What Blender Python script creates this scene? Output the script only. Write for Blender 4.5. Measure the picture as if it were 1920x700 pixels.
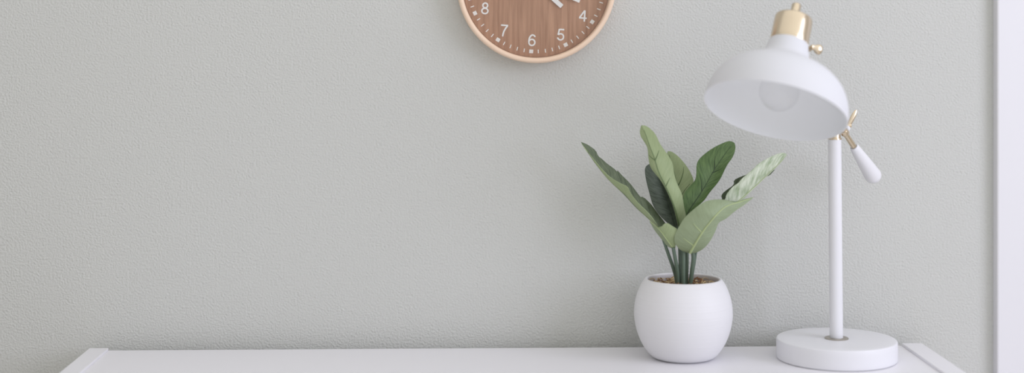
import bpy, bmesh, math, random
from mathutils import Vector, Matrix, noise

random.seed(4)
C = bpy.context.scene.collection
for o in list(bpy.data.objects):
    bpy.data.objects.remove(o)

# ------------------------------------------------------------------ camera
F = 2800.0                  # focal length in pixels of the 1920 wide frame
PX, PY = 960.0, 75.0        # principal point (lens shift brings the horizon up)
CAM_D = 2.511               # camera to wall
DESK_Z = 0.74
REST = DESK_Z + 0.0004      # things stand on the desk
CAM_Z = DESK_Z + 0.5122
YAW = 0.030
camd = bpy.data.cameras.new('camera')
cam = bpy.data.objects.new('camera', camd)
C.objects.link(cam)
cam.location = (0, -CAM_D, CAM_Z)
cam.rotation_euler = (math.pi / 2, 0, -YAW)
camd.sensor_width = 36
camd.lens = F / 1920 * 36
camd.shift_y = (PY - 350) / 1920
camd.clip_start = 0.05
camd.dof.use_dof = True
camd.dof.focus_distance = 2.46
camd.dof.aperture_fstop = 1.15
bpy.context.scene.camera = cam
FWD = Vector((math.sin(YAW), math.cos(YAW), 0))
RGT = Vector((math.cos(YAW), -math.sin(YAW), 0))


def at(px, py, y):
    """point of the room seen at a pixel, on the vertical plane at depth y (wall = 0)"""
    d = FWD + RGT * ((px - PX) / F) + Vector((0, 0, (PY - py) / F))
    return Vector((0, -CAM_D, CAM_Z)) + d * ((y + CAM_D) / d.y)


# ------------------------------------------------------------------ light
sc = bpy.context.scene
sc.view_settings.view_transform = 'Standard'
sc.view_settings.look = 'None'
sc.view_settings.gamma = 1
sc.view_settings.exposure = 0.0
sc.view_settings.use_curve_mapping = False
try:
    sc.cycles.use_denoising = True
    sc.cycles.max_bounces = 10
    sc.cycles.diffuse_bounces = 6
    sc.cycles.caustics_reflective = False
    sc.cycles.caustics_refractive = False
except Exception:
    pass
w = bpy.data.worlds.new('daylight')
sc.world = w
w.use_nodes = True
bg = w.node_tree.nodes['Background']
bg.inputs[0].default_value = (1.0, 0.995, 0.985, 1)
# soft overcast sky, brighter overhead and towards the window side
wn = w.node_tree
tcw = wn.nodes.new('ShaderNodeTexCoord')
dot = wn.nodes.new('ShaderNodeVectorMath')
dot.operation = 'DOT_PRODUCT'
dot.inputs[1].default_value = (0.26, 0.0, 0.27)
addw = wn.nodes.new('ShaderNodeMath')
addw.operation = 'ADD'
addw.inputs[1].default_value = 0.91
wn.links.new(tcw.outputs['Generated'], dot.inputs[0])
wn.links.new(dot.outputs['Value'], addw.inputs[0])
wn.links.new(addw.outputs[0], bg.inputs[1])


def area(name, loc, target, sx, sy, power, col):
    l = bpy.data.lights.new(name, 'AREA')
    l.shape = 'RECTANGLE'
    l.size, l.size_y = sx, sy
    l.energy = power
    l.color = col
    o = bpy.data.objects.new(name, l)
    o.location = loc
    o.rotation_euler = (Vector(target) - Vector(loc)).to_track_quat('-Z', 'Y').to_euler()
    C.objects.link(o)
    return o


ROOM_L, ROOM_R, ROOM_F, ROOM_H = -1.45, 2.35, -3.4, 2.6
WIN_Y0, WIN_Y1, WIN_Z0, WIN_Z1 = -2.75, -0.95, 0.90, 2.40
# daylight entering by the window in the right hand wall
area('window_daylight', (ROOM_R - 0.015, (WIN_Y0 + WIN_Y1) / 2, (WIN_Z0 + WIN_Z1) / 2),
     (ROOM_R - 1, (WIN_Y0 + WIN_Y1) / 2, (WIN_Z0 + WIN_Z1) / 2), WIN_Y1 - WIN_Y0, WIN_Z1 - WIN_Z0,
     41, (0.79, 0.805, 1.0))


# ------------------------------------------------------------------ materials
def mat(name, col, rough=0.5, metal=0.0, spec=0.5):
    m = bpy.data.materials.new(name)
    m.use_nodes = True
    b = m.node_tree.nodes['Principled BSDF']
    b.inputs['Base Color'].default_value = (*col, 1)
    b.inputs['Roughness'].default_value = rough
    b.inputs['Metallic'].default_value = metal
    b.inputs['Specular IOR Level'].default_value = spec
    return m


def nd(m, kind, **kw):
    n = m.node_tree.nodes.new(kind)
    for k, v in kw.items():
        setattr(n, k, v)
    return n


def lk(m, a, b):
    m.node_tree.links.new(a, b)


def bsdf(m):
    return m.node_tree.nodes['Principled BSDF']


def noise_bump(m, scale, strength, dist, detail=2.0, stretch=(1, 1, 1)):
    tc = nd(m, 'ShaderNodeTexCoord')
    mp = nd(m, 'ShaderNodeMapping')
    mp.inputs['Scale'].default_value = stretch
    lk(m, tc.outputs['Object'], mp.inputs[0])
    n = nd(m, 'ShaderNodeTexNoise')
    n.inputs['Scale'].default_value = scale
    n.inputs['Detail'].default_value = detail
    lk(m, mp.outputs[0], n.inputs['Vector'])
    b = nd(m, 'ShaderNodeBump')
    b.inputs['Strength'].default_value = strength
    b.inputs['Distance'].default_value = dist
    lk(m, n.outputs[0], b.inputs['Height'])
    lk(m, b.outputs[0], bsdf(m).inputs['Normal'])
    return n, b


# orange-peel textured wall paint
M_WALL = mat('wall_paint', (0.576, 0.582, 0.556), 0.75, spec=0.25)
n1, bmp = noise_bump(M_WALL, 290, 0.95, 0.0020, 2.0)
M_PLAIN = mat('white_room_paint', (0.74, 0.72, 0.68), 0.8, spec=0.2)
M_SIDE = mat('dimming_side_grey', (0.56, 0.55, 0.52), 0.8, spec=0.2)  # unseen left wall, greyed and brought close to darken that side
M_TRIM = mat('white_trim_paint', (0.745, 0.74, 0.77), 0.4, spec=0.4)
M_FLOOR = mat('pale_floor', (0.68, 0.65, 0.60), 0.45)
M_DESK = mat('white_desk_lacquer', (0.80, 0.79, 0.82), 0.38, spec=0.4)
M_POT = mat('white_glazed_ceramic', (0.73, 0.725, 0.74), 0.5, spec=0.35)
M_LAMP = mat('white_lamp_enamel', (0.75, 0.75, 0.775), 0.42, spec=0.4)
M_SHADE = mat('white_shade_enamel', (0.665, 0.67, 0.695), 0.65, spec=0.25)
M_INNER = mat('white_enamel_inside_lightened', (0.87, 0.885, 0.91), 0.6, spec=0.25)  # inside of the shade, lightened to stand in for bounced light
M_BRASS = mat('brushed_pale_brass', (0.70, 0.59, 0.44), 0.26, 1.0)
M_STEEL = mat('brushed_collar_metal', (0.50, 0.465, 0.41), 0.3, 1.0)
M_PRINT = mat('white_dial_print', (0.80, 0.79, 0.76), 0.6)
M_STEM = mat('stem_green', (0.105, 0.150, 0.108), 0.45)
M_SOIL = mat('brown_moss', (0.20, 0.10, 0.045), 0.9)
M_STRAW = mat('straw_moss', (0.60, 0.47, 0.26), 0.85)
noise_bump(M_FLOOR, 8, 0.1, 0.002, 3, (1, 12, 1))
# fine thrown rings on the pot
noise_bump(M_POT, 26, 0.22, 0.0015, 4, (0.35, 0.35, 16))


def wood(name, c1, c2, scale, stretch, rough=0.5):
    m = mat(name, c1, rough, spec=0.3)
    tc = nd(m, 'ShaderNodeTexCoord')
    mp = nd(m, 'ShaderNodeMapping')
    mp.inputs['Scale'].default_value = stretch
    lk(m, tc.outputs['Object'], mp.inputs[0])
    n = nd(m, 'ShaderNodeTexNoise')
    n.inputs['Scale'].default_value = scale
    n.inputs['Detail'].default_value = 6
    n.inputs['Roughness'].default_value = 0.62
    n.inputs['Distortion'].default_value = 0.4
    lk(m, mp.outputs[0], n.inputs['Vector'])
    r = nd(m, 'ShaderNodeValToRGB')
    r.color_ramp.elements[0].position = 0.30
    r.color_ramp.elements[1].position = 0.70
    r.color_ramp.elements[0].color = (*c2, 1)
    r.color_ramp.elements[1].color = (*c1, 1)
    lk(m, n.outputs[0], r.inputs[0])
    lk(m, r.outputs[0], bsdf(m).inputs['Base Color'])
    return m


M_WALNUT = wood('walnut_veneer', (0.50, 0.285, 0.175), (0.31, 0.155, 0.085), 16, (14, 1, 0.6))
M_BIRCH = wood('pale_birch_rim', (0.86, 0.67, 0.52), (0.79, 0.59, 0.44), 14, (1, 20, 1), 0.45)


def clear(name, tint, ior):
    m = bpy.data.materials.new(name)
    m.use_nodes = True
    nt = m.node_tree
    nt.nodes.remove(nt.nodes['Principled BSDF'])
    t = nt.nodes.new('ShaderNodeBsdfTransparent')
    t.inputs[0].default_value = (*tint, 1)
    g = nt.nodes.new('ShaderNodeBsdfGlossy')
    g.inputs['Roughness'].default_value = 0.06
    lw = nt.nodes.new('ShaderNodeLayerWeight')
    lw.inputs[0].default_value = 0.35
    f = nt.nodes.new('ShaderNodeMath')
    f.operation = 'MULTIPLY_ADD'
    f.inputs[1].default_value = ior
    f.inputs[2].default_value = 0.03
    nt.links.new(lw.outputs['Facing'], f.inputs[0])
    mx = nt.nodes.new('ShaderNodeMixShader')
    nt.links.new(f.outputs[0], mx.inputs[0])
    nt.links.new(t.outputs[0], mx.inputs[1])
    nt.links.new(g.outputs[0], mx.inputs[2])
    nt.links.new(mx.outputs[0], nt.nodes['Material Output'].inputs[0])
    return m


M_PANE = clear('clock_glass', (0.99, 0.99, 0.99), 0.10)
M_BULB = clear('bulb_glass', (1.0, 1.0, 1.0), 0.22)


def leafmat(name, c, c2, rough=0.5, freq=46):
    """fabric leaf: fine side veins running out from the midrib"""
    m = mat(name, c, rough, spec=0.35)
    uv = nd(m, 'ShaderNodeUVMap')
    uv.uv_map = 'UVMap'
    mp = nd(m, 'ShaderNodeMapping')
    mp.inputs['Scale'].default_value = (freq, 2.2, 1)
    mp.inputs['Rotation'].default_value = (0, 0, 0)
    sp = nd(m, 'ShaderNodeSeparateXYZ')
    lk(m, uv.outputs[0], sp.inputs[0])
    mul = nd(m, 'ShaderNodeMath', operation='MULTIPLY_ADD')
    lk(m, sp.outputs[1], mul.inputs[0])
    mul.inputs[1].default_value = -0.16
    lk(m, sp.outputs[0], mul.inputs[2])
    cb = nd(m, 'ShaderNodeCombineXYZ')
    lk(m, mul.outputs[0], cb.inputs[0])
    lk(m, sp.outputs[1], cb.inputs[1])
    lk(m, cb.outputs[0], mp.inputs[0])
    n = nd(m, 'ShaderNodeTexNoise')
    n.inputs['Scale'].default_value = 1.0
    n.inputs['Detail'].default_value = 3
    lk(m, mp.outputs[0], n.inputs['Vector'])
    r = nd(m, 'ShaderNodeValToRGB')
    r.color_ramp.elements[0].position = 0.32
    r.color_ramp.elements[1].position = 0.66
    r.color_ramp.elements[0].color = (*c2, 1)
    r.color_ramp.elements[1].color = (*c, 1)
    lk(m, n.outputs[0], r.inputs[0])
    lk(m, r.outputs[0], bsdf(m).inputs['Base Color'])
    b = nd(m, 'ShaderNodeBump')
    b.inputs['Strength'].default_value = 0.35
    b.inputs['Distance'].default_value = 0.0008
    lk(m, n.outputs[0], b.inputs['Height'])
    lk(m, b.outputs[0], bsdf(m).inputs['Normal'])
    return m


LF_DARK = leafmat('leaf_upper_dark_shaded', (0.098, 0.122, 0.092), (0.046, 0.060, 0.044))  # dark upper face, with the shade at the back put into its tone
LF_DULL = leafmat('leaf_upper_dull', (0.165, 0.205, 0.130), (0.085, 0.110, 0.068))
LF_GREEN = leafmat('leaf_upper_green', (0.140, 0.220, 0.082), (0.070, 0.120, 0.046))
LF_UNDER = leafmat('leaf_underside', (0.345, 0.420, 0.230), (0.300, 0.370, 0.195))
LF_SAGE = leafmat('leaf_underside_sage', (0.300, 0.365, 0.225), (0.265, 0.325, 0.195))
LF_PALE = leafmat('leaf_underside_pale', (0.66, 0.71, 0.58), (0.30, 0.385, 0.23), 0.5, 22)
M_RIB_L = mat('midrib_light', (0.40, 0.48, 0.24), 0.5)
M_RIB_D = mat('midrib_dark', (0.13, 0.19, 0.08), 0.5)
M_RIB_K = mat('midrib_deep', (0.045, 0.075, 0.035), 0.5)


# ------------------------------------------------------------------ mesh helpers
def mesh_obj(name, verts, faces, mats, parent=None, smooth=True, uvs=None, fmat=None, bevel=0, org=None):
    """ONE mesh object; verts are world positions, stored relative to its thing's base"""
    if not isinstance(mats, (list, tuple)):
        mats = [mats]
    if org is None:
        org = Vector((0, 0, 0))
        p = parent
        while p is not None:
            org = org + p.location
            p = p.parent
    verts = [Vector(v) - org for v in verts]
    me = bpy.data.meshes.new(name)
    me.from_pydata(verts, [], faces)
    for m in mats:
        me.materials.append(m)
    for i, p in enumerate(me.polygons):
        p.use_smooth = smooth
        if fmat:
            p.material_index = fmat[i]
    if uvs:
        l = me.uv_layers.new(name='UVMap')
        for lp in me.loops:
            l.data[lp.index].uv = uvs[lp.vertex_index]
    bm = bmesh.new()
    bm.from_mesh(me)
    bmesh.ops.recalc_face_normals(bm, faces=bm.faces)
    bm.to_mesh(me)
    bm.free()
    if smooth:
        me.set_sharp_from_angle(angle=math.radians(42))
    o = bpy.data.objects.new(name, me)
    C.objects.link(o)
    if parent is not None:
        o.parent = parent
    else:
        o.location = org
    if bevel:
        b = o.modifiers.new('bevel', 'BEVEL')
        b.width = bevel
        b.segments = 3
        b.limit_method = 'ANGLE'
    return o


def boxgeo(x0, x1, y0, y1, z0, z1):
    v = [(x, y, z) for z in (z0, z1) for y in (y0, y1) for x in (x0, x1)]
    f = [(0, 2, 3, 1), (4, 5, 7, 6), (0, 1, 5, 4), (2, 6, 7, 3), (0, 4, 6, 2), (1, 3, 7, 5)]
    return v, f


def box(name, x0, x1, y0, y1, z0, z1, m, parent=None, bevel=0.0, org=None):
    v, f = boxgeo(x0, x1, y0, y1, z0, z1)
    return mesh_obj(name, v, f, m, parent, smooth=bool(bevel), bevel=bevel, org=org)


def joined(*geos):
    V, Fc = [], []
    for v, f in geos:
        k = len(V)
        V += [Vector(p) for p in v]
        Fc += [tuple(i + k for i in q) for q in f]
    return V, Fc


def frame_of(axis):
    a = Vector(axis).normalized()
    h = Vector((0, 0, 1)) if abs(a.z) < 0.9 else Vector((1, 0, 0))
    u = a.cross(h).normalized()
    return a, u, a.cross(u).normalized()


def lathe(profile, base, axis=(0, 0, 1), n=72):
    """profile [(radius, height)] turned round axis from base"""
    a, u, v = frame_of(axis)
    base = Vector(base)
    V, Fc, rings = [], [], []
    for r, h in profile:
        if r < 1e-6:
            rings.append([len(V)])
            V.append(base + a * h)
        else:
            rings.append(list(range(len(V), len(V) + n)))
            for i in range(n):
                t = 2 * math.pi * i / n
                V.append(base + a * h + (u * math.cos(t) + v * math.sin(t)) * r)
    for A, B in zip(rings, rings[1:]):
        if len(A) == 1 and len(B) == 1:
            continue
        for i in range(n):
            j = (i + 1) % n
            if len(A) == 1:
                Fc.append((A[0], B[i], B[j]))
            elif len(B) == 1:
                Fc.append((A[i], B[0], A[j]))
            else:
                Fc.append((A[i], B[i], B[j], A[j]))
    return V, Fc


def smooth_profile(pts, it=2):
    for _ in range(it):
        q = [pts[0]]
        for a, b in zip(pts, pts[1:]):
            q.append((a[0] * .75 + b[0] * .25, a[1] * .75 + b[1] * .25))
            q.append((a[0] * .25 + b[0] * .75, a[1] * .25 + b[1] * .75))
        q.append(pts[-1])
        pts = q
    return pts


def tube(pts, radii, n=16, flat=1.0):
    pts = [Vector(p) for p in pts]
    if not isinstance(radii, (list, tuple)):
        radii = [radii] * len(pts)
    V, Fc = [], []
    _, u, _ = frame_of(pts[-1] - pts[0])
    for i, p in enumerate(pts):
        t = (pts[min(i + 1, len(pts) - 1)] - pts[max(i - 1, 0)]).normalized()
        u = (u - t * u.dot(t)).normalized()
        v = t.cross(u)
        for k in range(n):
            a = 2 * math.pi * k / n
            V.append(p + (u * math.cos(a) + v * math.sin(a) * flat) * radii[i])
    for i in range(len(pts) - 1):
        for k in range(n):
            j = (k + 1) % n
            Fc.append((i * n + k, i * n + j, (i + 1) * n + j, (i + 1) * n + k))
    Fc.append(tuple(range(n - 1, -1, -1)))
    Fc.append(tuple((len(pts) - 1) * n + k for k in range(n)))
    return V, Fc


def empty(name, loc, label, cat, group=None):
    o = bpy.data.objects.new(name, None)
    o.empty_display_size = 0.05
    o.location = loc
    o['label'] = label
    o['category'] = cat
    if group:
        o['group'] = group
    C.objects.link(o)
    return o


def structure(o, label=None, cat=None):
    o['kind'] = 'structure'
    if label:
        o['label'] = label
    if cat:
        o['category'] = cat
    return o


# ------------------------------------------------------------------ room
T = 0.12
structure(box('wall_back', ROOM_L - T, ROOM_R + T, 0, T, 0, ROOM_H, M_WALL, org=Vector((0, 0, 0))),
          'pale grey back wall with a fine orange peel texture behind the desk', 'wall')
structure(box('wall_left', ROOM_L - T, ROOM_L, ROOM_F, 0, 0, ROOM_H, M_SIDE),
          'unseen warm grey left side wall, set close in to dim the left side', 'wall')
geos = [boxgeo(ROOM_R, ROOM_R + T, ROOM_F, WIN_Y0, 0, ROOM_H), boxgeo(ROOM_R, ROOM_R + T, WIN_Y1, 0, 0, ROOM_H),
        boxgeo(ROOM_R, ROOM_R + T, WIN_Y0, WIN_Y1, 0, WIN_Z0), boxgeo(ROOM_R, ROOM_R + T, WIN_Y0, WIN_Y1, WIN_Z1, ROOM_H)]
v, f = joined(*geos)
structure(mesh_obj('wall_right', v, f, M_PLAIN, smooth=False), 'plain white right side wall with the daylight window', 'wall')
structure(box('floor', ROOM_L - T, ROOM_R + T, ROOM_F, T, -0.1, 0, M_FLOOR), 'pale floor under the white desk', 'floor')
fw = 0.05
v, f = joined(boxgeo(ROOM_R, ROOM_R + T, WIN_Y0, WIN_Y0 + fw, WIN_Z0, WIN_Z1), boxgeo(ROOM_R, ROOM_R + T, WIN_Y1 - fw, WIN_Y1, WIN_Z0, WIN_Z1),
              boxgeo(ROOM_R, ROOM_R + T, WIN_Y0 + fw, WIN_Y1 - fw, WIN_Z0, WIN_Z0 + fw), boxgeo(ROOM_R, ROOM_R + T, WIN_Y0 + fw, WIN_Y1 - fw, WIN_Z1 - fw, WIN_Z1))
structure(mesh_obj('window_1', v, f, M_TRIM, smooth=False), 'white framed window in the right side wall', 'window')

# door casing at the right edge of the picture: flat board with an eased edge
TX = at(1862.5, 300, 0).x
TD = 0.019
prof = [(TX, 0.0), (TX, -TD + 0.003), (TX + 0.0009, -TD + 0.0009), (TX + 0.003, -TD), (TX + 0.095, -TD), (TX + 0.098, -TD + 0.003), (TX + 0.098, 0.0)]
V = [(x, y, z) for z in (0, 2.12) for x, y in prof]
k = len(prof)
Fc = [(i, (i + 1) % k, (i + 1) % k + k, i + k) for i in range(k)] + [tuple(range(k)), tuple(range(k, 2 * k))]
structure(mesh_obj('trim_1', V, Fc, M_TRIM, smooth=False, org=Vector((TX, 0, 0))),
          'flat white door casing along the right edge of the photo', 'trim')
d = structure(box('door_1', TX + 0.10, TX + 0.90, -0.010, -0.001, 0.006, 2.03, M_TRIM, bevel=0.002), 'flat white door leaf beside the right casing', 'door')
structure(box('baseboard_back', ROOM_L, TX - 0.0005, -0.014, -0.0005, 0, 0.10, M_TRIM, bevel=0.003), 'white baseboard along the grey back wall', 'baseboard')

# ------------------------------------------------------------------ desk
yb = -0.030                 # the desk stands a little off the wall
RAISE = 0.004
xl0, xl1 = at(167.5, 655, yb).x, at(203.5, 655, yb).x
xr0, xr1 = at(1690.5, 648, yb).x, at(1728.5, 647, yb).x
DD = -0.66
desk = empty('desk', ((xl0 + xr1) / 2, DD / 2, 0),
             'white lacquered desk against the grey wall with raised side panels flanking its top', 'desk')
box('side_panel', xl0, xl1, DD, yb, 0.0, DESK_Z + RAISE, M_DESK, desk, bevel=0.0012)
box('side_panel', xr0, xr1, DD, yb, 0.0, DESK_Z + RAISE, M_DESK, desk, bevel=0.0012)
box('desktop', xl1, xr0, DD + 0.006, yb, DESK_Z - 0.034, DESK_Z, M_DESK, desk, bevel=0.0012)
box('back_panel', xl1, xr0, -0.10, -0.08, 0.36, DESK_Z - 0.034, M_DESK, desk)

# ------------------------------------------------------------------ wall clock
CY = -0.040
cc = at(1006.3, -31.5, CY)              # centre of the rim's front edge
S = (CY + CAM_D) / F                    # metres per pixel at that depth
R = 150.5 * S
CR = math.radians(4.2)                  # it hangs a little clockwise
clock = empty('wall_clock', (cc.x, 0, cc.z), 'round walnut wall clock with pale wooden rim and white numerals hung on the wall', 'clock')
O = Vector((cc.x, 0, cc.z))
AX = (0, -1, 0)
rim = smooth_profile([(R - 0.012, 0.0), (R - 0.003, 0.0), (R - 0.001, 0.003), (R, 0.012), (R, 0.034), (R - 0.0012, 0.039), (R - 0.004, 0.0405),
                      (R - 0.0075, 0.040), (R - 0.009, 0.037), (R - 0.0095, 0.030), (R - 0.0095, 0.004), (R - 0.012, 0.002), (R - 0.012, 0.0)], 1)
v, f = lathe(rim, O, AX, 128)
mesh_obj('rim', v, f, M_BIRCH, clock)
v, f = lathe([(0, 0.002), (R - 0.0098, 0.002), (R - 0.0098, 0.020), (R - 0.0103, 0.0205), (0, 0.0205)], O, AX, 128)
dial = mesh_obj('dial', v, f, M_WALNUT, clock, smooth=False)
FY = -0.0206
SF = (FY + CAM_D) / F


def dialpt(r, ang, y=FY):               # clock angle from 12, clockwise
    a = ang + CR
    return Vector((O.x + r * math.sin(a), y, O.z + r * math.cos(a)))


def dialbox(r0, r1, wid, ang, y0, y1, off=0.0):
    a = ang + CR
    rad = Vector((math.sin(a), 0, math.cos(a)))
    tan = Vector((math.cos(a), 0, -math.sin(a)))
    pts = []
    for y in (y0, y1):
        for r_, t_ in ((r0, -wid / 2), (r1, -wid / 2), (r1, wid / 2), (r0, wid / 2)):
            p = Vector((O.x, y, O.z)) + rad * r_ + tan * (t_ + off)
            pts.append(p)
    return pts, [(0, 1, 2, 3), (7, 6, 5, 4), (0, 4, 5, 1), (1, 5, 6, 2), (2, 6, 7, 3), (3, 7, 4, 0)]


gs = []
for i in range(60):
    a = math.radians(6 * i)
    if i % 5 == 0:
        gs.append(dialbox(124 * SF, 131 * SF, 7.4 * SF, a, FY, FY - 0.0004))
    else:
        gs.append(dialbox(123.8 * SF, 130.8 * SF, 1.7 * SF, a, FY, FY - 0.0004))
v, f = joined(*gs)
mm = mesh_obj('minute_marks', v, f, M_PRINT, dial, smooth=False)
# numerals: plain sans digits drawn as flat strokes, one part each
def arc(cx, cy, rx, ry, a0, a1, n=14):
    return [(cx + rx * math.cos(math.radians(a0 + (a1 - a0) * q / n)), cy + ry * math.sin(math.radians(a0 + (a1 - a0) * q / n))) for q in range(n + 1)]


DIGIT = {
    '0': [arc(0, .5, .25, .44, 0, 360, 28)],
    '1': [[(-.17, .74), (-.05, .82), (.05, .97)], [(.07, 1), (.07, 0)]],
    '2': [arc(0, .69, .25, .25, 165, -35, 16) + [(.08, .42), (-.17, .2), (-.25, .06)], [(-.31, .06), (.3, .06)]],
    '3': [arc(-.02, .72, .21, .22, 165, -90, 14), arc(-.02, .28, .26, .22, 90, -165, 16)],
    '4': [[(.14, 0), (.14, .94)], [(.12, .93), (-.28, .30)], [(-.32, .29), (.33, .29)]],
    '5': [[(.26, .94), (-.14, .94)], [(-.15, .97), (-.23, .47)], arc(-.01, .32, .25, .26, 145, -165, 20)],
    '6': [arc(0, .315, .25, .255, 0, 360, 28), arc(.03, .40, .29, .54, 185, 112, 14) + arc(.03, .73, .21, .21, 100, 15, 8)],
    '7': [[(-.3, .94), (.29, .94)], [(.25, .91), (.1, .70), (-.02, .45), (-.08, .22), (-.10, 0)]],
    '8': [arc(0, .74, .20, .20, 0, 360, 24), arc(0, .28, .255, .225, 0, 360, 28)],
    '9': [arc(0, .685, .25, .255, 0, 360, 28), arc(-.03, .60, .29, .54, 5, -68, 14) + arc(-.03, .27, .21, .21, -80, -165, 8)],
}


def stroke(pts, wd):
    out, fc = [], []
    for q, p in enumerate(pts):
        a, b = pts[max(q - 1, 0)], pts[min(q + 1, len(pts) - 1)]
        if pts[0] == pts[-1] or math.dist(pts[0], pts[-1]) < 1e-6:
            if q in (0, len(pts) - 1):
                a, b = pts[-2], pts[1]
        t = Vector((b[0] - a[0], b[1] - a[1])).normalized()
        nn = Vector((-t.y, t.x)) * wd / 2
        out += [(p[0] + nn.x, p[1] + nn.y), (p[0] - nn.x, p[1] - nn.y)]
        if q:
            fc.append((2 * q - 2, 2 * q - 1, 2 * q + 1, 2 * q))
    return out, fc


for h in range(1, 13):
    txt = str(h)
    a = math.radians(30 * h)
    rr = 106.5 * SF
    V, Fc = [], []
    lay = 0
    for ci, ch in enumerate(txt):
        for st in DIGIT[ch]:
            sv, sf = stroke(st, 0.128)
            k = len(V)
            for (ux, uy) in sv:
                lx = (ux + (ci - (len(txt) - 1) / 2) * 0.66) * 22.4 * SF + rr * math.sin(a)
                ly = (uy - 0.5) * 22.4 * SF + rr * math.cos(a)
                V.append(Vector((O.x + lx * math.cos(CR) + ly * math.sin(CR), FY - 0.0003 - 0.00002 * lay, O.z - lx * math.sin(CR) + ly * math.cos(CR))))
            Fc += [tuple(i + k for i in q) for q in sf]
            lay += 1
    mesh_obj('numeral', V, Fc, M_PRINT, dial, smooth=False)
v, f = dialbox(-16 * SF, 64.5 * SF, 8.4 * SF, math.radians(127.5), -0.0240, -0.0248)
mesh_obj('hour_hand', v, f, M_PRINT, clock, smooth=False)
v, f = dialbox(-18 * SF, 88 * SF, 6.0 * SF, math.radians(108), -0.0265, -0.0273)
mesh_obj('minute_hand', v, f, M_PRINT, clock, smooth=False)
v, f = lathe([(0.0, 0.0205), (0.0035, 0.0205), (0.0035, 0.0285), (0.002, 0.0292), (0, 0.0292)], O, AX, 32)
mesh_obj('centre_pin', v, f, M_PRINT, clock)
v, f = lathe([(0, 0.0335), (R - 0.0096, 0.0335), (R - 0.0096, 0.0350), (0, 0.0350)], O, AX, 96)
mesh_obj('glass_cover', v, f, M_PANE, clock, smooth=False)

# ------------------------------------------------------------------ potted plant
PYD = -0.116
pc = at(1281.0, 660, PYD)
PB = Vector((pc.x, PYD, REST))
plant = empty('potted_plant', PB, 'artificial plant with long green leaves in a round white pot on the desk', 'plant')
outer = smooth_profile([(0.0, 0.0), (0.040, 0.0), (0.049, 0.001), (0.0585, 0.0095), (0.069, 0.026), (0.0765, 0.046), (0.0800, 0.066), (0.0803, 0.078),
                        (0.0785, 0.094), (0.0735, 0.111), (0.0675, 0.1235), (0.0630, 0.1295)], 2)
lip = smooth_profile([(0.0630, 0.1295), (0.0615, 0.1312), (0.0590, 0.1306), (0.0580, 0.1290), (0.0590, 0.1245), (0.0645, 0.111), (0.066, 0.09), (0.060, 0.08), (0, 0.08)], 1)
v, f = lathe([(r * 0.987, h * 0.975) for r, h in outer + lip[1:]], PB, n=96)
mesh_obj('pot', v, f, M_POT, plant)
# moss of brown and straw shavings filling the pot
v, f = lathe([(0, 0.085), (0.060, 0.085), (0.0620, 0.106), (0.0605, 0.1110), (0.050, 0.1150), (0.03, 0.1170), (0, 0.1175)], PB, n=48)
V, Fc = list(v), list(f)
FM = [0] * len(Fc)
for i in range(230):
    a, r = random.uniform(0, 2 * math.pi), 0.0535 * math.sqrt(random.random())
    p = PB + Vector((r * math.cos(a), r * math.sin(a), 0.1165 + random.uniform(-0.002, 0.0045)))
    h = random.uniform(0, 6.28)
    cr = random.uniform(0.002, 0.0055)
    tl = random.uniform(-0.5, 0.9)
    pts = []
    for q in range(7):
        b = h + q * 0.62
        pts.append(p + Vector((cr * math.cos(b), cr * math.sin(b) * 0.8, cr * tl * math.sin(q * 0.55))))
    tv, tf = tube(pts, random.uniform(0.0004, 0.0010), 5, 0.5)
    k = len(V)
    V += tv
    Fc += [tuple(j + k for j in q) for q in tf]
    FM += [0 if random.random() < 0.4 else 1] * len(tf)
mo = mesh_obj('moss', V, Fc, [M_SOIL, M_STRAW], plant, fmat=FM)
mo['kind'] = 'stuff'


def chaikin(p, it=2):
    for _ in range(it):
        q = [p[0]]
        for a, b in zip(p, p[1:]):
            q.append(tuple(x * .75 + y * .25 for x, y in zip(a, b)))
            q.append(tuple(x * .25 + y * .75 for x, y in zip(a, b)))
        q.append(p[-1])
        p = q
    return p


def resample(p, n):
    d = [0.0]
    for a, b in zip(p, p[1:]):
        d.append(d[-1] + math.dist(a[:2], b[:2]) + 1e-9)
    out, j = [], 0
    for i in range(n):
        t = d[-1] * i / (n - 1)
        while j < len(d) - 2 and d[j + 1] < t:
            j += 1
        s = (t - d[j]) / (d[j + 1] - d[j])
        out.append(tuple(x + (y - x) * s for x, y in zip(p[j], p[j + 1])))
    return out


def lerp_list(v, t):
    x = t * (len(v) - 1)
    i = min(int(x), len(v) - 2)
    return v[i] + (v[i + 1] - v[i]) * (x - i)


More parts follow.
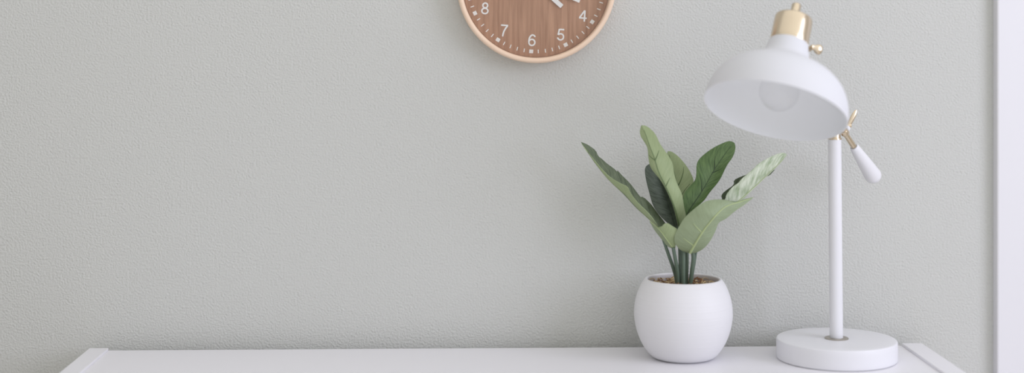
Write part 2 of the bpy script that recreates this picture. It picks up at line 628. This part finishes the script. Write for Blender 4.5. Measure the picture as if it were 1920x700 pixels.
def leaf(left, mid, right, depth, dl, dr, face_l, back_l, face_r, back_r, rib, bulge=(0.003, 0.003), sm=2, ribw=0.0010, wav=0.0, creases=()):
    """blade between two edges and a midrib, base first; depths say how near the room each line lies"""
    n, m = 44, 6
    Ls, Ms, Rs = (resample(chaikin(p, sm), n) for p in (left, mid, right))
    front, uv = [], []
    cols = 2 * m + 1
    for i in range(n):
        t = i / (n - 1)
        yd = lerp_list(depth, t) - 0.020
        for c in range(cols):
            s = (c - m) / m
            e = Ls[i] if s < 0 else Rs[i]
            k = abs(s)
            px = Ms[i][0] + (e[0] - Ms[i][0]) * k
            py = Ms[i][1] + (e[1] - Ms[i][1]) * k
            off = lerp_list(dl if s < 0 else dr, t)
            y = yd + off * k - (bulge[0] if s < 0 else bulge[1]) * 4 * k * (1 - k) * math.sin(math.pi * min(1, t * 1.05 + 0.02)) \
                + wav * k * math.sin(t * 17 + (0 if s < 0 else 2.2))
            front.append(at(px, py, min(y, -0.008)))
            uv.append((t, k))
    N = len(front)
    nor = []
    for i in range(n):
        for c in range(cols):
            a = front[max(i - 1, 0) * cols + c] - front[min(i + 1, n - 1) * cols + c]
            b = front[i * cols + max(c - 1, 0)] - front[i * cols + min(c + 1, cols - 1)]
            q = a.cross(b)
            if q.length < 1e-12:
                q = Vector((0, -1, 0))
            q.normalize()
            if q.y > 0:
                q = -q
            nor.append(q)
    V = [p.copy() for p in front] + [p - q * 0.0007 for p, q in zip(front, nor)]
    Fc, FM = [], []
    for i in range(n - 1):
        for c in range(cols - 1):
            a = i * cols + c
            Fc.append((a, a + 1, a + 1 + cols, a + cols))
            FM.append(0 if c < m else 1)
            Fc.append((N + a, N + a + cols, N + a + 1 + cols, N + a + 1))
            FM.append(2 if c < m else 3)
        for c, mi in ((0, 0), (cols - 1, 1)):
            a = i * cols + c
            Fc.append((a, a + cols, N + a + cols, N + a))
            FM.append(mi)
    for i in (0, n - 1):
        for c in range(cols - 1):
            a = i * cols + c
            Fc.append((a, a + 1, N + a + 1, N + a))
            FM.append(0)
    mp = [front[i * cols + m] + nor[i * cols + m] * 0.0002 for i in range(n - 2)]
    tv, tf = tube(mp, [ribw * (1.15 - 0.85 * i / n) for i in range(n - 2)], 8)
    uv = uv + uv
    ribs = [(tv, tf)]
    for t, side, k1, dt in creases:       # raised side veins, from the midrib outwards
        q = []
        for z in range(7):
            kk = k1 * z / 6
            fi = min(max((t + dt * z / 6) * (n - 1), 0), n - 1.001)
            fc = m + side * kk * m
            i0, c0 = int(fi), min(int(fc), cols - 2)
            A = front[i0 * cols + c0].lerp(front[i0 * cols + c0 + 1], fc - c0)
            B = front[(i0 + 1) * cols + c0].lerp(front[(i0 + 1) * cols + c0 + 1], fc - c0)
            q.append(A.lerp(B, fi - i0) + nor[i0 * cols + c0] * 0.0001)
        ribs.append(tube(q, [0.0009 * (1.1 - 0.12 * z) for z in range(7)], 6))
    for tv, tf in ribs:
        k = len(V)
        V += tv
        uv = uv + [(0.5, 0.5)] * len(tv)
        Fc += [tuple(j + k for j in q) for q in tf]
        FM += [4] * len(tf)
    return mesh_obj('leaf', V, Fc, [face_l, face_r, back_l, back_r, rib], plant, uvs=uv, fmat=FM)


# long leaf leaning far out to the left, folded so its pale underside shows as a strip
leaf(left=[(1245, 452), (1236, 428), (1218, 402), (1204, 389), (1192, 377), (1180, 360), (1177, 350), (1166, 346), (1143, 333), (1127, 316), (1112, 298), (1101, 285), (1089, 266)],
     mid=[(1247, 456), (1236, 431), (1215, 409), (1194, 391), (1170, 364), (1160, 355), (1146, 342), (1134, 329), (1119, 310), (1104, 289), (1089, 266)],
     right=[(1258, 440), (1250, 421), (1232, 399), (1222, 384), (1205, 368), (1203, 373), (1190, 355), (1179, 341), (1166, 329), (1157, 318), (1159, 324), (1150, 315), (1138, 307), (1129, 298), (1121, 293), (1119, 284), (1104, 272), (1089, 266)],
     depth=[-0.100, -0.092, -0.082, -0.075], dl=[-0.006, -0.018, -0.016, -0.004, 0], dr=[0.01, 0.022, 0.02, 0.016, 0],
     face_l=LF_UNDER, back_l=LF_DULL, face_r=LF_DULL, back_r=LF_UNDER, rib=M_RIB_L, bulge=(0.001, -0.004), sm=1, ribw=0.0008)
# tall pale leaf, back turned to the room
leaf(left=[(1272, 428), (1264, 392), (1257, 374), (1248, 354), (1237, 336), (1229, 327), (1219, 314), (1215.5, 297), (1215, 283), (1213, 274), (1205.5, 263), (1200, 254), (1199.5, 244), (1202, 236)],
     mid=[(1274, 428), (1268, 398), (1256, 366), (1242, 337), (1234, 322), (1228.5, 301), (1223, 286), (1218.5, 275), (1210, 250), (1203, 235.5)],
     right=[(1284, 428), (1287, 405), (1282, 387), (1280, 366), (1270, 346), (1264.5, 328), (1263, 318), (1261, 304), (1247, 283), (1236.5, 269), (1231, 254), (1221, 242.5), (1211, 235.5), (1203, 235)],
     depth=[-0.098, -0.116, -0.124, -0.118], dl=[0.002, 0.006, 0.010, 0.004], dr=[0.004, 0.008, 0.012, 0.003],
     face_l=LF_UNDER, back_l=LF_GREEN, face_r=LF_UNDER, back_r=LF_GREEN, rib=M_RIB_D, bulge=(0.002, 0.003), sm=2,
     creases=((0.66, 1, 0.6, 0.06), (0.66, -1, 0.9, 0.06), (0.40, 1, 0.6, 0.06)))
# broad leaf behind it
leaf(left=[(1277, 420), (1262, 360), (1252, 320), (1247, 297), (1252, 284)],
     mid=[(1278, 420), (1272, 360), (1266, 330), (1259, 303), (1252, 284)],
     right=[(1280, 420), (1281, 374), (1294, 352), (1302, 341), (1297, 328), (1290, 315), (1276, 297), (1264, 287), (1257, 283.5), (1252, 284)],
     depth=[-0.085, -0.065, -0.058, -0.052], dl=[0, 0.01, 0.008, 0], dr=[0, -0.010, -0.008, 0],
     face_l=LF_UNDER, back_l=LF_GREEN, face_r=LF_UNDER, back_r=LF_GREEN, rib=M_RIB_D, creases=((0.25, 1, 0.8, 0.25), (0.5, 1, 0.8, 0.22)))
# dark leaf standing at the back left
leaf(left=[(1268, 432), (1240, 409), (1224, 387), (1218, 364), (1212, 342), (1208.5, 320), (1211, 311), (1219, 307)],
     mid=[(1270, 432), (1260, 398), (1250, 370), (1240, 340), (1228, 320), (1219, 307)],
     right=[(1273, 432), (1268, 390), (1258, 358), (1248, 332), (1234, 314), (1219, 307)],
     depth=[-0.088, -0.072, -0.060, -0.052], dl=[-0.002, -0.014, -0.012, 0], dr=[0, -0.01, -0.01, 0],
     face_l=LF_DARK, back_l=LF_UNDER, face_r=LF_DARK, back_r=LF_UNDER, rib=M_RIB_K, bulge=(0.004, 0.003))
# upright green leaf in the middle, upper face to the room
leaf(left=[(1284, 424), (1284, 398), (1279.5, 367), (1292, 351), (1304, 340), (1306.5, 327), (1306, 312), (1308.5, 302), (1318, 291.5), (1338, 277), (1360, 266.5), (1370, 264), (1377, 268)],
     mid=[(1286, 424), (1289, 398), (1306.5, 374), (1322.5, 349), (1338.5, 319), (1354.5, 296), (1370, 274), (1377, 268)],
     right=[(1288, 424), (1293, 398), (1320, 377), (1329, 362), (1343, 346), (1351, 335), (1362, 310), (1375, 294), (1380, 276), (1377, 268)],
     depth=[-0.092, -0.086, -0.080, -0.084], dl=[-0.004, -0.012, -0.014, 0], dr=[-0.003, -0.008, -0.012, 0],
     face_l=LF_GREEN, back_l=LF_UNDER, face_r=LF_GREEN, back_r=LF_UNDER, rib=M_RIB_K, bulge=(-0.003, -0.002), ribw=0.0007,
     creases=((0.66, -1, 0.45, 0.10), (0.62, 1, 0.5, 0.06), (0.40, -1, 0.75, 0.12)))
# dark leaf hidden behind the pale right one
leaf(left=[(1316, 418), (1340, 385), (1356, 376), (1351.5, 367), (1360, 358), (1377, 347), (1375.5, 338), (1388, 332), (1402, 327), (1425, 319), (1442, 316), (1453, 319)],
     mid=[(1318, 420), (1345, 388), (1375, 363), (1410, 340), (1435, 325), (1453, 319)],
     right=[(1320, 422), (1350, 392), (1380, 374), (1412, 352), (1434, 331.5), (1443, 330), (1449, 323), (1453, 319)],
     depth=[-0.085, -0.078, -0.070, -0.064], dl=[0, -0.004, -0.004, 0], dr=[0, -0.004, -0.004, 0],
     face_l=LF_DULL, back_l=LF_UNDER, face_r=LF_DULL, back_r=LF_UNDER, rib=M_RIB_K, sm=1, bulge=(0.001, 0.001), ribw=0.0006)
# pale striped leaf reaching out to the right
leaf(left=[(1322, 424), (1345, 395), (1361, 373), (1361, 366), (1374, 350), (1386, 343), (1389, 337), (1412, 318), (1422, 307), (1443, 295), (1460, 288), (1470, 286), (1476, 290)],
     mid=[(1326, 426), (1356, 398), (1385, 377), (1400, 363.5), (1416, 349), (1431, 335), (1447, 319.5), (1463, 304.5), (1476, 290)],
     right=[(1330, 428), (1362, 399), (1388, 381), (1402, 366), (1417, 351.5), (1430, 338), (1449, 320.5), (1465, 305), (1476, 290)],
     depth=[-0.095, -0.098, -0.100, -0.102], dl=[0, -0.012, -0.014, 0], dr=[0, 0.010, 0.010, 0],
     face_l=LF_PALE, back_l=LF_GREEN, face_r=LF_PALE, back_r=LF_GREEN, rib=M_RIB_L, sm=1, bulge=(0.002, 0.0), ribw=0.0008)
# small bent leaf low on the left
leaf(left=[(1262, 468), (1249, 461), (1238, 446), (1227, 432), (1217.5, 415)],
     mid=[(1264, 468), (1252, 452), (1242, 438), (1234, 428), (1217.5, 415)],
     right=[(1266, 468), (1268, 452), (1272, 438), (1271, 430), (1260, 424), (1250, 417), (1238, 427.5), (1232, 425), (1217.5, 415)],
     depth=[-0.112, -0.118, -0.116, -0.108], dl=[0.0, 0.016, 0.012, 0], dr=[0, -0.010, -0.010, 0],
     face_l=LF_SAGE, back_l=LF_GREEN, face_r=LF_UNDER, back_r=LF_GREEN, rib=M_RIB_L, sm=1, bulge=(0.001, 0.002))
# large arching leaf in front
leaf(left=[(1291, 475), (1277, 471), (1266, 459.5), (1263.5, 446), (1268, 434), (1277.5, 417.5), (1285, 406.5), (1300, 393), (1320.5, 378), (1334, 375), (1350, 373.5), (1367, 376), (1378, 381), (1394, 373.5), (1412.5, 370)],
     mid=[(1293.5, 475), (1315, 438), (1333.5, 414), (1354, 391.5), (1368, 384), (1388, 379), (1412.5, 370.5)],
     right=[(1296, 476), (1304, 475.5), (1320.5, 466.5), (1333, 451), (1343, 431), (1347, 417), (1361, 411.5), (1378, 396), (1397, 384), (1412.5, 371)],
     depth=[-0.122, -0.142, -0.152, -0.140, -0.118], dl=[0.010, 0.012, 0.010, 0.003, 0], dr=[0.012, 0.016, 0.014, 0.004, 0],
     face_l=LF_SAGE, back_l=LF_GREEN, face_r=LF_SAGE, back_r=LF_GREEN, rib=M_RIB_L, bulge=(0.004, 0.002), ribw=0.0016,
     creases=((0.09, -1, 0.62, 0.10), (0.27, -1, 0.55, 0.08)))
# stems
for pts, ys, w_ in ((((1244, 450), (1252, 474), (1266, 512), (1271, 540)), (-0.100, -0.100, -0.094, -0.092), 3.2),
                    (((1262, 464), (1267, 490), (1271, 515), (1272, 540)), (-0.112, -0.108, -0.102, -0.098), 3.6),
                    (((1272, 424), (1275, 470), (1276, 510), (1276, 540)), (-0.092, -0.094, -0.094, -0.092), 3.4),
                    (((1280, 420), (1282, 470), (1281.5, 510), (1281, 540)), (-0.100, -0.106, -0.106, -0.102), 3.5),
                    (((1286, 420), (1288.5, 470), (1287.5, 510), (1286, 540)), (-0.090, -0.096, -0.096, -0.094), 3.4),
                    (((1295, 466), (1301, 478), (1297.5, 508), (1294, 540)), (-0.108, -0.108, -0.104, -0.098), 3.7),
                    (((1322, 424), (1306, 462), (1300, 505), (1292, 540)), (-0.092, -0.094, -0.094, -0.092), 2.8)):
    q = resample(chaikin([(a, b, y) for (a, b), y in zip(pts, ys)]), 16)
    v, f = tube([at(c[0], c[1], c[2] - 0.022) for c in q], [w_ * (0.9 + 0.25 * i / 15) / 1155 for i in range(16)], 12)
    mesh_obj('stem', v, f, M_STEM, plant)

# ------------------------------------------------------------------ desk lamp
LY = -0.131
lb = at(1568.5, 650, LY)
LB = Vector((lb.x, LY, REST))
lamp = empty('desk_lamp', LB, 'white enamel desk lamp with tilted dome shade and brass fittings on the desk', 'lamp')
sl = (LY + CAM_D) / F
BR, BH = 0.0955, 0.0322
v, f = lathe(smooth_profile([(0, 0.0), (BR - 0.003, 0.0), (BR - 0.0008, 0.0006), (BR, 0.003), (BR, BH - 0.003), (BR - 0.0008, BH - 0.0006), (BR - 0.0035, BH), (0.02, BH), (0, BH)], 1), LB, n=128)
mesh_obj('base', v, f, M_LAMP, lamp)
v, f = lathe([(0, BH), (0.0188, BH), (0.0190, BH + 0.0012), (0.0182, BH + 0.0018), (0.0, BH + 0.0018)], LB, n=64)
mesh_obj('collar', v, f, M_STEEL, lamp)
PT = at(1566, 262, LY).z - DESK_Z       # pole top above the desk
PR = 12.4 * sl
lean = (at(1565, 262, LY).x - LB.x) / PT
v, f = tube([LB + Vector((lean * z, 0, z)) for z in (BH + 0.0015, 0.12, 0.24, PT)], PR, 32)
mesh_obj('pole', v, f, M_LAMP, lamp)
top = LB + Vector((lean * PT, 0, PT))
v, f = lathe([(0, 0), (PR + 0.0006, 0), (PR + 0.0006, 0.0022), (PR - 0.0012, 0.0026), (PR - 0.0012, 0.022), (PR - 0.003, 0.026), (0, 0.027)], top, n=40)
mesh_obj('pole_cap', v, f, M_BRASS, lamp)
# slanting arm: handle low behind, shade joint high in front
A_piv = at(1582.5, 247, LY - 0.002)
A_top = at(1507, 97, -0.212)
A_rod = at(1601.5, 276, LY + 0.018)
A_end = at(1643, 339, LY + 0.054)
adir = (A_rod - A_piv).normalized()
v, f = tube([A_top, A_piv.lerp(A_top, 0.5), A_piv, A_rod + adir * 0.004], 0.0046, 20)
mesh_obj('arm', v, f, M_BRASS, lamp)
v, f = lathe([(0, -0.006), (0.0062, -0.006), (0.0068, -0.004), (0.0068, 0.001), (0.0062, 0.003), (0, 0.003)], A_piv + adir * 0.003, adir, 32)
mesh_obj('pivot_collar', v, f, M_BRASS, lamp)
hd = (A_end - A_rod)
hl = hd.length
hr = 16.0 / 1150
hp = [(0, -0.001), (0.0062, -0.001), (0.0072, 0.0005), (0.0078, 0.004)]
for i in range(1, 8):
    hp.append((0.0078 + (hr - 0.0078) * (i / 7) ** 0.9, 0.004 + (hl - 0.004 - hr * 0.95) * i / 7))
for i in range(1, 9):
    a = i / 8 * math.pi / 2
    hp.append((hr * math.cos(a), hl - hr * 0.95 + hr * 0.95 * math.sin(a)))
hp[-1] = (0, hp[-1][1])
v, f = lathe(hp, A_rod, hd, 48)
mesh_obj('handle', v, f, M_LAMP, lamp)
# horizontal bolt with white ball washer and wing nut
bolt_l = top + Vector((0, 0, 0.0135))
bolt_r = at(1588.5, 241, LY + 0.002)
v, f = tube([bolt_l, bolt_r], 0.0036, 16)
mesh_obj('bolt', v, f, M_BRASS, lamp)
bd = (bolt_r - bolt_l).normalized()
v, f = lathe([(0, -0.005), (0.003, -0.0042), (0.0048, -0.002), (0.0052, 0), (0.0048, 0.002), (0.003, 0.0042), (0, 0.005)], bolt_r, bd, 32)
mesh_obj('washer', v, f, M_LAMP, lamp)
w0, w1 = at(1591, 236, LY + 0.003), at(1606, 206.5, LY + 0.004)
wd = w1 - w0
v1 = tube([w0 + wd * t for t in (0, 0.15, 0.4, 0.7, 0.92, 1.0)], [0.0014, 0.0016, 0.0018, 0.0018, 0.0013, 0.0005], 16, 2.2)
w2 = at(1588, 247, LY + 0.032)
v2 = tube([w0 + (w2 - w0) * t for t in (0, 0.2, 0.5, 0.8, 1.0)], [0.0020, 0.003, 0.0042, 0.0034, 0.001], 16, 0.45)
v, f = joined(v1, v2, lathe([(0, -0.004), (0.0034, -0.004), (0.0034, 0.004), (0, 0.004)], w0, bd, 24))
mesh_obj('wing_nut', v, f, M_BRASS, lamp)

# shade
SY = -0.305
SC = at(1453.3, 209, SY)
ss = (SY + CAM_D) / F
phi, tau = math.radians(22.3), math.radians(16.5)
SA = Vector((math.sin(tau) * math.cos(phi), math.sin(phi), math.cos(tau) * math.cos(phi)))
pr = [(136, 0), (135.5, 12), (132.5, 30), (126, 48), (114, 67), (97, 82), (80, 91.5), (65, 98.5), (55, 104), (48.5, 110), (43.5, 120), (39.5, 134), (37.2, 145)]
po = smooth_profile([(r * ss, h * ss) for r, h in pr], 2)
th = 0.0014
inner = [(max(r - th, 0.001), h - (0 if h < 0.01 else th * 0.6)) for r, h in po]
inner[0] = (po[0][0] - th, po[0][1])
prof = po + [(0.012, pr[-1][1] * ss)] + [(0.012, inner[-1][1] - 0.0006)] + inner[::-1] + [po[0]]
v, f = lathe(prof, SC, SA, 128)
nin = (len(po) + 1) * 128               # faces from here on line the inside
shade = mesh_obj('lamp_shade', v, f, [M_SHADE, M_INNER], lamp, fmat=[0 if q < nin else 1 for q in range(len(f))])
h0, h1 = 144 * ss, 201 * ss
cr = 36.6 * ss
v, f = lathe(smooth_profile([(0.004, h0), (cr, h0), (cr + 0.0003, h0 + 0.001), (cr + 0.0002, h1 - 0.005), (cr - 0.0007, h1 - 0.0012), (cr - 0.004, h1), (0, h1 + 0.0005)], 1), SC, SA, 72)
cap = mesh_obj('socket_cap', v, f, M_BRASS, lamp)
v, f = lathe([(0, h1 - 0.001), (0.0074, h1 - 0.001), (0.0074, h1 + 0.0215), (0.006, h1 + 0.0232), (0, h1 + 0.0232)], SC, SA, 32)
mesh_obj('finial', v, f, M_BRASS, cap)
# clear bulb with its screw base, stem and filament
bt = 3 * ss
bulb = [(0, bt)]
br = 0.0300
for i in range(1, 13):
    a = -math.pi / 2 + i / 12 * (math.pi / 2 + 0.75)
    bulb.append((br * math.cos(a), bt + br + br * math.sin(a)))
zl = bulb[-1][1]
bulb += [(0.0185, zl + 0.010), (0.0150, zl + 0.020), (0.0135, zl + 0.028), (0, zl + 0.028)]
v, f = lathe(bulb, SC, SA, 48)
bo = mesh_obj('bulb', v, f, M_BULB, shade)
v, f = lathe([(0, zl + 0.0285), (0.0132, zl + 0.0285), (0.0132, h0 - 0.003), (0, h0 - 0.003)], SC, SA, 32)
mesh_obj('lamp_socket', v, f, M_LAMP, shade)
# joint knob beside the neck
nk = SC + SA * (118 * ss)
k0, k1, k2 = nk, at(1524.5, 88.5, -0.224), at(1541, 95.5, -0.220)
v, f = tube([A_top, k1.lerp(A_top, 0.5), k1], 0.0040, 14)
v2, f2 = tube([nk + SA * 0.004, A_top], 0.0060, 14)
v, f = joined((v, f), (v2, f2))
mesh_obj('shade_joint', v, f, M_BRASS, lamp)
kd = k2 - k1
v, f = tube([k1 - kd * 0.15 , k1 + kd * 0.15, k1 + kd * 0.3, k1 + kd * 0.55, k1 + kd * 0.8, k1 + kd * 0.97, k1 + kd * 1.02], [0.0018, 0.002, 0.0030, 0.0038, 0.0038, 0.0026, 0.0006], 24, 2.1)
mesh_obj('shade_knob', v, f, M_BRASS, lamp)
